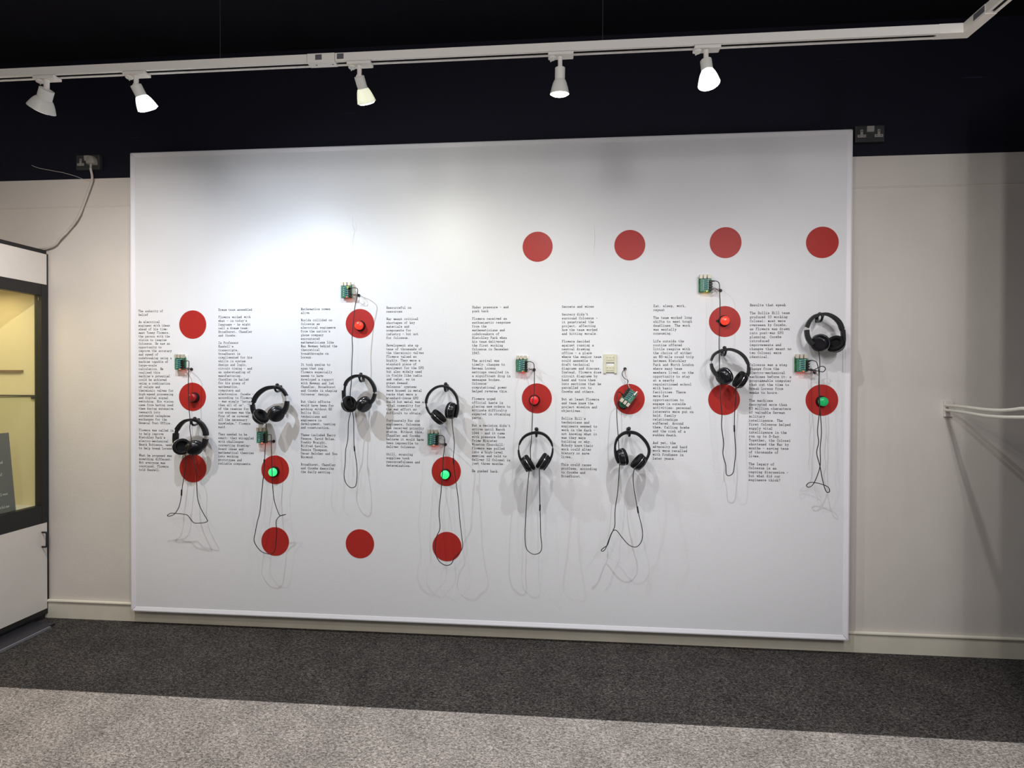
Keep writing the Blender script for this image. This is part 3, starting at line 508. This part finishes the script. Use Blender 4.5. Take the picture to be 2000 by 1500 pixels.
for i, h in enumerate(HP):
    HY = PY-HO[i]; CY = HY-.022; z = h['z']; k = z.k; cpx = aty(*z(h['band'][len(h['band'])//2]), HY); mpp = (aty(*(lambda q: (q[0]+1, q[1]))(z(h['band'][3])), HY)-aty(*z(h['band'][3]), HY)).length
    W = lambda pts, Y=HY: [aty(*z(p), Y) for p in pts]
    hw = lambda v: v/k*mpp
    t = thing('headphones', HLAB[i], 'headphones', cpx, 'wired headphones hung on the panel')
    b = NB(); strap(b, W(h['band']), [hw(v) for v in h['bh']], .0125, 6); obj('headband', b, M['plastic'], t, True)
    for key, hk, mk in (('sl', 'slh', 'slm'), ('sr', 'srh', 'srm')):
        b = NB(); strap(b, W(h[key]), [max(.0009, hw(h[hk]))]*len(h[key]), .008, 2); obj('slider', b, M[h[mk]], t, True)
    for key, hk in (('al', 'alh'), ('ar', 'arh')):
        b = NB(); strap(b, W(h[key]), [hw(v) for v in h[hk]], .0135, 5); obj('yoke', b, M['plastic'], t, True)
    cup(t, z, h['L'], HY); cup(t, z, h['R'], HY)
    upc = [aty(x, y, CY if j > 2 else PY-.047+(CY-PY+.047)*j/3) for j, (x, y) in enumerate(CORD_UP[i])]
    if i == 5: upc = [aty(x, y, PY-.055+(CY-PY+.055)*min(1, j/5)) for j, (x, y) in enumerate(CORD_UP[i])]
    lowY = HY
    low = [aty(x, y, lowY - .006*math.sin(j*.9)) for j, (x, y) in enumerate(CORD_LOW[i])]
    if i in (1, 3): pts = upc + low[1:]                    # cord runs straight on from the jack into the loop
    else: pts = None
    b = NB()
    if pts: tube(b, pts, .0022, 6, 5)
    else: tube(b, upc, .0022, 6, 5); tube(b, low, .0022, 6, 5)
    cord = obj('cord', b, M['rubber'], t, True)
    if CTRL[i]:
        q0, q1, cc = CTRL[i]; e0, e1 = [aty(*sub(cc, [q])[0], lowY) for q in (q0, q1)]
        b = NB(); tube(b, [e0, e0.lerp(e1, .1), e0.lerp(e1, .9), e1], [.002, .0042, .0042, .002], 8); obj('cord_control', b, M['plastic'], cord, True)
    e = upc[0]; b = NB(); dr = (upc[1]-upc[0]).normalized(); tube(b, [e-dr*.012, e+dr*.010, e+dr*.014], [.0034, .0034, .0018], 8); obj('jack_plug', b, M['rubber'], cord, True)
    if i == 7: # extra loop of cord beside the board
        zz = Z(1540, 590, 6.246); b = NB(); tube(b, [aty(*zz(p), PY-.058) for p in ((255, 835), (300, 832), (340, 812), (395, 785), (438, 792), (450, 820), (425, 850), (390, 848), (345, 838), (300, 825), (262, 822))], .0022, 6, 5); obj('cord_loop', b, M['rubber'], t, True)

# ------------------------------------------------------------------ circuit boards
BD = [((335.5, 692), (360, 724.5), (374.3, 721)), ((496.3, 836), (520.6, 868.4), (534.8, 862)), ((662.8, 549.3), (685.5, 584), (701, 577)), ((832.8, 840), (855.7, 872.5), (870, 868)),
      ((1007.3, 694), (1030, 728.6), (1043.3, 722)), None, ((1365, 535), (1393, 572), (1407, 567.5)), ((1553, 691), (1583, 729), (1591, 727))]
BLAB = ['green circuit board over the left text column, above the unlit dark red button', 'green circuit board partly crossed by a cord, directly below the second headphones from left', 'green circuit board with a yellow part, above the glowing red button of column three',
        'green circuit board below the splayed headphones, above the bright green button', 'green circuit board above the half-lit red button, fifth dot column', '',
        'green circuit board with an amber light, mounted highest, above the seventh dot column', 'green circuit board beside a curl of black cord, above the dull green button']
def board(t, O, U, V, bracket=True, led=(1, .06, .03), k=1.0, wires=None):
    N = Vector((0, -1, 0)) if bracket else U.cross(V).normalized()
    if N.y > 0: N = -N
    R = Matrix((U, N, V)).transposed()
    def bx(b, u, n, v, su, sn, sv, bev=0): box(b, O+U*u*k+N*n*k+V*v*k, (su*k, sn*k, sv*k), R, bev*k)
    if bracket:
        b = NB(); bx(b, .004, -.0385, .002, .064, .004, .088, .001)
        for u, v in ((-.022, -.032), (.022, -.032), (-.022, .026), (.022, .026)): bx(b, u, -.031, v, .006, .013, .006)
        obj('mount_bracket', b, M['white'], t)
    b = NB(); bx(b, -.001, -.0245, -.006, .062, .0016, .076); main = obj('main_board', b, M['pcb'], t)
    for u, s in ((-.022, .0145), (-.003, .0145), (.0185, .0175)):
        b = NB(); bx(b, u, -.0155, .034, s, .0155, .021, .0006); bx(b, u, -.0155, .0448, s*.75, .010, .0006)
        obj('usb_port' if s < .016 else 'network_port', b, M['tin'], main)
    b = NB(); bx(b, -.014, -.017, -.008, .008, .012, .052); obj('pin_header', b, M['plastic'], main)
    b = NB(); bx(b, .001, -.0095, -.0105, .056, .0016, .064); hat = obj('relay_board', b, M['pcb2'], t, label='blue-green upper circuit board')
    for j in range(5):
        v = .013-.0105*j
        b = NB(); lathe(b, [(.0012*k, -.009*k), (.0022*k, -.0075*k), (.0022*k, .0075*k), (.0012*k, .009*k)], O+U*.0005*k+N*(-.006)*k+V*v*k, U*.97+V*.2, 8); obj('resistor', b, M['resist'], hat, True)
        b = NB(); bx(b, -.011, -.0075, v-.002, .0035, .003, .0030); bx(b, .013, -.0075, v+.003, .004, .003, .0030); obj('solder_tab', b, M['white'], hat)
    for j in range(4):
        b = NB(); bx(b, .0235, -.003, .008-.0135*j, .013, .0115, .0115, .0006); bx(b, .031, -.003, .008-.0135*j, .003, .006, .006); obj('terminal_block', b, M['plastic'], hat)
    b = NB(); p = O+U*.006*k+N*(-.006)*k+V*(-.041)*k
    lathe(b, [(.0018, -.002), (.0024, 0), (.0018, .0025), (.0003, .0034)], p, N, 10)
    if led:
        em = mat('indicator_glow', (.5, .05, .03), .3, emit=led, es=4.0); obj('indicator_light', b, em, hat, True)
        l = bpy.data.lights.new('indicator_glow', 'POINT'); l.energy = .012; l.color = led; l.shadow_soft_size = .004
        lo = bpy.data.objects.new('indicator_glow', l); COL.objects.link(lo); lo.location = p - V*.006 + N*(-.008)
    else: obj('indicator_light', b, M['tin'], hat, True)
for i, bd in enumerate(BD):
    if not bd: continue
    (x0, y0), (x1, y1), hp = bd; O = aty((x0+x1)/2, (y0+y1)/2-1, PY-.041)
    t = thing('circuit_board', BLAB[i], 'circuit board', Vector((O.x, PY-.0005, O.z)), 'circuit boards wired to the buttons')
    kk = 1.0 if i < 6 else 1.04
    board(t, Vector((O.x, PY-.0412*kk, O.z)), Vector((1, 0, 0)), Vector((0, 0, 1)), led=(1, .55, .06) if i == 6 else (1, .06, .03), k=kk)
    hq = aty(*hp, PY-.001); s = Vector((O.x+.031, PY-.044, O.z-.033))
    b = NB(); lathe(b, [(.0085, 0), (.0085, .004), (.006, .0045)], (hq.x, PY-.0005, hq.z), (0, -1, 0), 16); obj('cable_grommet', b, M['rubber'], t, True)
    mid = s.lerp(hq, .5)
    for dz, m_ in ((.002, 'rubber'), (-.004, 'wirered'), (-.001, 'rubber')):
        b = NB(); tube(b, [s+Vector((0, 0, dz)), s.lerp(hq, .3)+Vector((0, -.008, dz*2+.003)), s.lerp(hq, .65)+Vector((0, -.006, -dz*1.5)), hq+Vector((0, -.004, 0))], .0013, 6, 5); obj('wire', b, M[m_], t, True)
    if i == 2:
        b = NB(); p = aty(679.5, 561, PY-.052); lathe(b, [(.002, -.004), (.006, -.002), (.006, .003), (.003, .005)], p, (0, -1, 0), 12); obj('yellow_capacitor', b, mat('yellow_part', (.45, .5, .06), .4), t, True)
        for rr in (0, 1):
            b = NB(); tube(b, [aty(702, 577, PY-.003), aty(708, 579+rr, PY-.015), aty(712.5, 588, PY-.018), aty(709+rr*2, 594, PY-.014), aty(702, 590, PY-.012), aty(697, 585, PY-.02)], .0009, 6, 5); obj('wire', b, M['wirewhite'], t, True)
    if i == 7:
        for rr in range(2):
            b = NB(); tube(b, [s, aty(1590, 724+rr*2, PY-.05), aty(1596, 730+rr*2, PY-.045), aty(1600, 733, PY-.03), hq], .0009, 6, 5); obj('wire', b, M['wirered' if rr else 'wirewhite'], t, True)
# the dangling board of the sixth column
O = aty(1228.3, 775.5, PY-.052); V = Vector((-.60, -.10, -.80)).normalized(); U = Vector((-.80, 0, .60)).normalized(); U = (U-V*U.dot(V)).normalized()
t = thing('circuit_board', 'green circuit board dangling loose and tilted by its wires over the sixth red dot', 'circuit board', Vector(O), 'circuit boards wired to the buttons')
board(t, O, U, V, False, None)
b = NB(); q = aty(1242.5, 767.5, PY-.050); tube(b, [q - Vector((.010, 0, .012)), q + Vector((.006, 0, .008))], .0035, 10); obj('white_connector', b, M['white'], t, True)
zz = Z(1170, 680, 10.71); hq = aty(*zz((542, 432)), PY-.001)
b = NB(); lathe(b, [(.0085, 0), (.0085, .004), (.006, .0045)], (hq.x, PY-.0005, hq.z), (0, -1, 0), 16); obj('cable_grommet', b, M['rubber'], t, True)
for m_, r, P in (('rubber', .0018, [(540, 440), (495, 490), (485, 560), (530, 630), (590, 660), (612, 695), (590, 740), (595, 800), (620, 850)]), ('wirered', .001, [(545, 440), (548, 520), (570, 620), (600, 700), (590, 760), (630, 830)]), ('wirewhite', .001, [(550, 440), (575, 540), (572, 650), (610, 760), (640, 830)])):
    b = NB(); n = len(P); tube(b, [aty(*zz(p), PY-.004-.048*(j/(n-1))) for j, p in enumerate(P)], r, 6, 5); obj('wire', b, M[m_], t, True)
# its empty ivory bracket
a, c = aty(1178.4, 692, PY), aty(1204.5, 729.5, PY); bxc, bzc = (a.x+c.x)/2, (a.z+c.z)/2
t = thing('empty_bracket', 'ivory plastic mounting bracket with no circuit board on it', 'bracket', (bxc, PY-.0005, bzc))
w2, h2 = (c.x-a.x)/2, (a.z-c.z)/2
b = NB()
boxmm(b, (bxc-w2, PY-.008, bzc-h2), (bxc-w2*.6, PY-.0006, bzc+h2), .001); boxmm(b, (bxc+w2*.6, PY-.008, bzc-h2), (bxc+w2, PY-.0006, bzc+h2), .001)
boxmm(b, (bxc-w2*.6, PY-.0079, bzc+h2*.16), (bxc+w2*.6, PY-.0007, bzc+h2), 0); boxmm(b, (bxc-w2*.6, PY-.0079, bzc-h2*.86), (bxc+w2*.6, PY-.0007, bzc-h2*.16), 0)
obj('bracket_frame', b, M['bracket'], t)
for sz in (.58, -.48):
    b = NB(); boxmm(b, (bxc-w2*.55, PY-.010, bzc+h2*(sz-.22)), (bxc+w2*.55, PY-.0078, bzc+h2*(sz+.22)), .001); r_ = obj('raised_block', b, M['bracket'], t)
    for sx in (-.45, 0, .45):
        b = NB(); lathe(b, [(.0028, -.001), (.0028, .003), (.002, .0035)], (bxc+w2*sx, PY-.0095, bzc+h2*(sz+.12)), (0, -1, 0), 10); obj('peg', b, M['bracket'], r_, True)

# ------------------------------------------------------------------ push buttons
BT = [((380.5, 776.3), 'domeoff', 'unlit dark red push button on the first column, middle red dot'), ((536.5, 921), 'domegreen', 'glowing green push button below the second headphones from left, cord across it'),
      ((704, 636.5), 'domered', 'glowing red push button on the red dot of the third column'), ((870.7, 926), 'domegreen', 'brightest glowing green push button, fourth dot column, two cords passing'),
      ((1044, 781.5), 'domemid', 'half-lit red push button on the fifth column red dot'), ((1217.5, 788), 'domegoff', 'unlit dark green push button hidden behind the dangling circuit board'),
      ((1413.8, 627), 'domered', 'glowing orange-red push button near the top of the seventh dot column'), ((1604.3, 784), 'domedim', 'dull green push button at far right with a doubled cord over it')]
for (px, m_, lab) in BT:
    p = aty(*px, PY-.0012)
    t = thing('push_button', lab, 'push button', p, 'round push buttons on the red dots')
    b = NB(); lathe(b, [(.030, 0), (.030, .003), (.0285, .006), (.0275, .016), (.0262, .018), (.0240, .018), (.0238, .010)], p, (0, -1, 0), 36); obj('collar', b, M['plastic'], t, True)
    b = NB(); lathe(b, [(.0236, .010), (.0236, .026), (.0222, .030), (.0185, .0335), (.011, .0358), (0, .0366)], p, (0, -1, 0), 36); obj('dome', b, M[m_], t, True)
b = NB(); p = aty(1401, 627, PY-.0012); lathe(b, [(.0075, 0), (.0075, .0012), (.005, .0014)], p, (0, -1, 0), 14); obj('drilled_hole', b, M['pin'], panel, True)

# ------------------------------------------------------------------ glazed display cabinet at the left edge
XF = -3.08; ZT = 2.214; Y1, Y0 = -0.006, -1.55; XBk = -3.62
cab = thing('display_cabinet', 'tall black-framed glass display cabinet with white doors standing at left edge', 'display cabinet', (-3.35, -0.78, 0.0))
b = NB()
boxmm(b, (XF-.045, Y1-.045, .03), (XF, Y1, ZT-.02)); boxmm(b, (XF-.045, Y0, .03), (XF, Y0+.045, ZT-.02))          # posts
boxmm(b, (XF-.045, Y0, ZT-.024), (XF, Y1-.012, ZT)); boxmm(b, (XF-.045, Y0+.045, 1.941), (XF-.001, Y1-.045, 2.009))
boxmm(b, (XF-.045, Y0+.045, .580), (XF-.001, Y1-.045, .686)); boxmm(b, (XF-.045, Y0+.045, .03), (XF-.001, Y1-.045, .060))
boxmm(b, (XBk, Y1-.045, ZT-.024), (XF-.045, Y1-.012, ZT)); boxmm(b, (XBk, Y0, ZT-.024), (XF-.045, Y0+.03, ZT))
obj('frame', b, M['cabframe'], cab)
b = NB(); boxmm(b, (XF-.030, Y0+.02, 2.0085), (XF+.0015, Y1-.012, ZT-.0235)); obj('header_board', b, M['cabwhite'], cab)
b = NB(); boxmm(b, (XF-.022, Y0+.045, .687), (XF-.017, Y1-.046, 1.940)); obj('glass_front', b, M['glass'], cab)
b = NB(); boxmm(b, (XBk, Y1-.018, .06), (XF-.046, Y1-.002, ZT-.024)); boxmm(b, (XBk, Y0, .06), (XF-.046, Y0+.016, ZT-.024)); boxmm(b, (XBk-.012, Y0, .06), (XBk, Y1-.002, ZT)); boxmm(b, (XBk, Y0+.016, 1.975), (XF-.046, Y1-.018, 1.99)); obj('inner_lining', b, M['cabin'], cab)
b = NB(); boxmm(b, (XBk, Y0+.016, .655), (XF-.046, Y1-.018, .680)); obj('case_floor', b, M['cabwhite'], cab)
b = NB(); boxmm(b, (XBk+.01, Y0+.02, 1.337), (XF-.07, Y1-.026, 1.343)); shf = obj('glass_shelf', b, M['glass'], cab)
b = NB(); q = atx(77, 779, XF-.06); boxmm(b, (XF-.085, Y1-.030, 1.322), (XF-.060, Y1-.018, 1.336)); obj('shelf_clip', b, M['cabframe'], shf)
b = NB(); boxmm(b, (XBk, Y1-.026, 1.338), (XF-.060, Y1-.020, 1.346)); obj('shelf_edge', b, M['cabframe'], shf)
b = NB(); q = aty(42, 725, Y1-.03); boxmm(b, (XBk, Y1-.032, q.z-.007), (q.x, Y1-.018, q.z+.007)); obj('shelf_bracket', b, mat('tan_bracket', (.20, .13, .08), .5), cab)
for y0, y1 in ((Y0+.05, -0.80), (-0.795, Y1-.014)):
    b = NB(); boxmm(b, (XF-.019, y0, .0605), (XF+.001, y1, .579)); d_ = obj('door', b, M['cabwhite'], cab)
    yh = y1-.032 if y1 > -.5 else y0+.032
    b = NB(); tube(b, [(XF+.001, yh, .527), (XF+.022, yh, .527), (XF+.030, yh, .519), (XF+.030, yh, .449), (XF+.022, yh, .441), (XF+.001, yh, .441)], .0055, 8, 3); obj('door_handle', b, M['cabframe'], d_, True)
b = NB(); boxmm(b, (XBk, Y0, 0.0), (XF-.02, Y1, .030)); boxmm(b, (XF-.02, Y0, 0.0), (XF+.135, Y1-.10, .014)); obj('plinth', b, M['plinth'], cab)
b = NB(); boxmm(b, (XF+.1355, Y0, 0.0), (XF+.148, Y1-.14, .012)); obj('plinth_edge', b, M['plinthedge'], cab)
b = NB(); boxmm(b, (-3.40, -1.0, 1.968), (-3.28, -.12, 1.9745)); em = mat('cabinet_tube_glow', (1, .9, .6), .4, emit=(1, .80, .45), es=1.2); obj('light_tube', b, em, cab)
l = bpy.data.lights.new('cabinet_light', 'AREA'); l.shape = 'RECTANGLE'; l.size = .12; l.size_y = .8; l.energy = 3.6; l.color = (1, .80, .46)
lo = bpy.data.objects.new('cabinet_light', l); COL.objects.link(lo); lo.location = (-3.34, -.55, 1.955)
# information card standing in the cabinet
P0, P1, P2 = atx(17, 845, -3.15), atx(31.5, 1001, -3.13), None
sg = thing('info_card', 'grey printed information card leaning inside the glass cabinet', 'sign', (P1.x, P1.y-.2, .681))
ud = Vector((0, -1, 0)); dn = Vector((P1.x-P0.x, P1.y-P0.y, P1.z-P0.z)); zb = .681; ext = (P0.z-zb)/(P0.z-P1.z); P1 = P0+dn*ext
b = NB(); A = [P0, P0+ud*.42, P1+ud*.42, P1]; off = Vector((-.006, 0, 0)); R_ = [[p for p in A], [p+off for p in A]]; sweep_rings(b, R_); card = obj('card', b, M['sign'], sg)
V_, F_ = [], []
upc = (P0-P1).normalized(); nrm = ud.cross(upc).normalized(); nrm = nrm if nrm.x > 0 else -nrm
for (tx, ty_, s_) in (('ideas', 865, 2), ('found', 903, 7), ('of', 927, 5), ('valves', 964, 14), ('machine', 988, 16)):
    p = atx(s_, ty_, -3.14); tt = (P0.z-p.z)/(P0.z-P1.z); e = P0.lerp(P1, tt); e = Vector((e.x, p.y, e.z)) + nrm*.0012
    n_ = len(tx); start = e + ud*(n_*.011)
    write([tx], start, start, None, 'card_text', M['signink'], sg, .0017, .0019, .011, .0011, -ud, upc)

# ------------------------------------------------------------------ rope barrier at right
A_, B_ = Vector((2.018, 0, 1.305)), Vector((1.90, -.90, 1.31)); hd = (B_-A_); hd.z = 0; pn = Vector((hd.y, -hd.x, 0)).normalized()
def onrope(x, y): d = ray(x, y); return CAM + d*((A_-CAM).dot(pn)/d.dot(pn))
rb = thing('rope_barrier', 'pair of white sagging barrier ropes fixed to the wall right of the panel', 'rope', A_)
b = NB(); q = aty(1850, 780, 0); boxmm(b, (A_.x-.006, -.016, 1.262), (A_.x+.036, -.0003, 1.345), .002); obj('wall_plate', b, M['cream'], rb)
for pts in (((1850, 792), (1875, 794), (1900, 797), (1925, 800), (1955, 801.5), (1980, 800), (1999, 798)), ((1850, 801), (1875, 804), (1900, 808), (1925, 812), (1955, 814.5), (1980, 815), (1999, 815))):
    P = [onrope(*p) for p in pts]; P = [Vector((P[0].x+.004, -.008, P[0].z))] + P[1:]; e = P[-1]; dd = (P[-1]-P[-3]).normalized()
    P += [e+(B_-e)*.5+Vector((0, 0, (e.z-B_.z)*.2+.01)), Vector((B_.x, B_.y+.006, e.z+.06))]
    b = NB(); tube(b, P, .0078, 10, 5); obj('rope', b, M['rope'], rb, True)
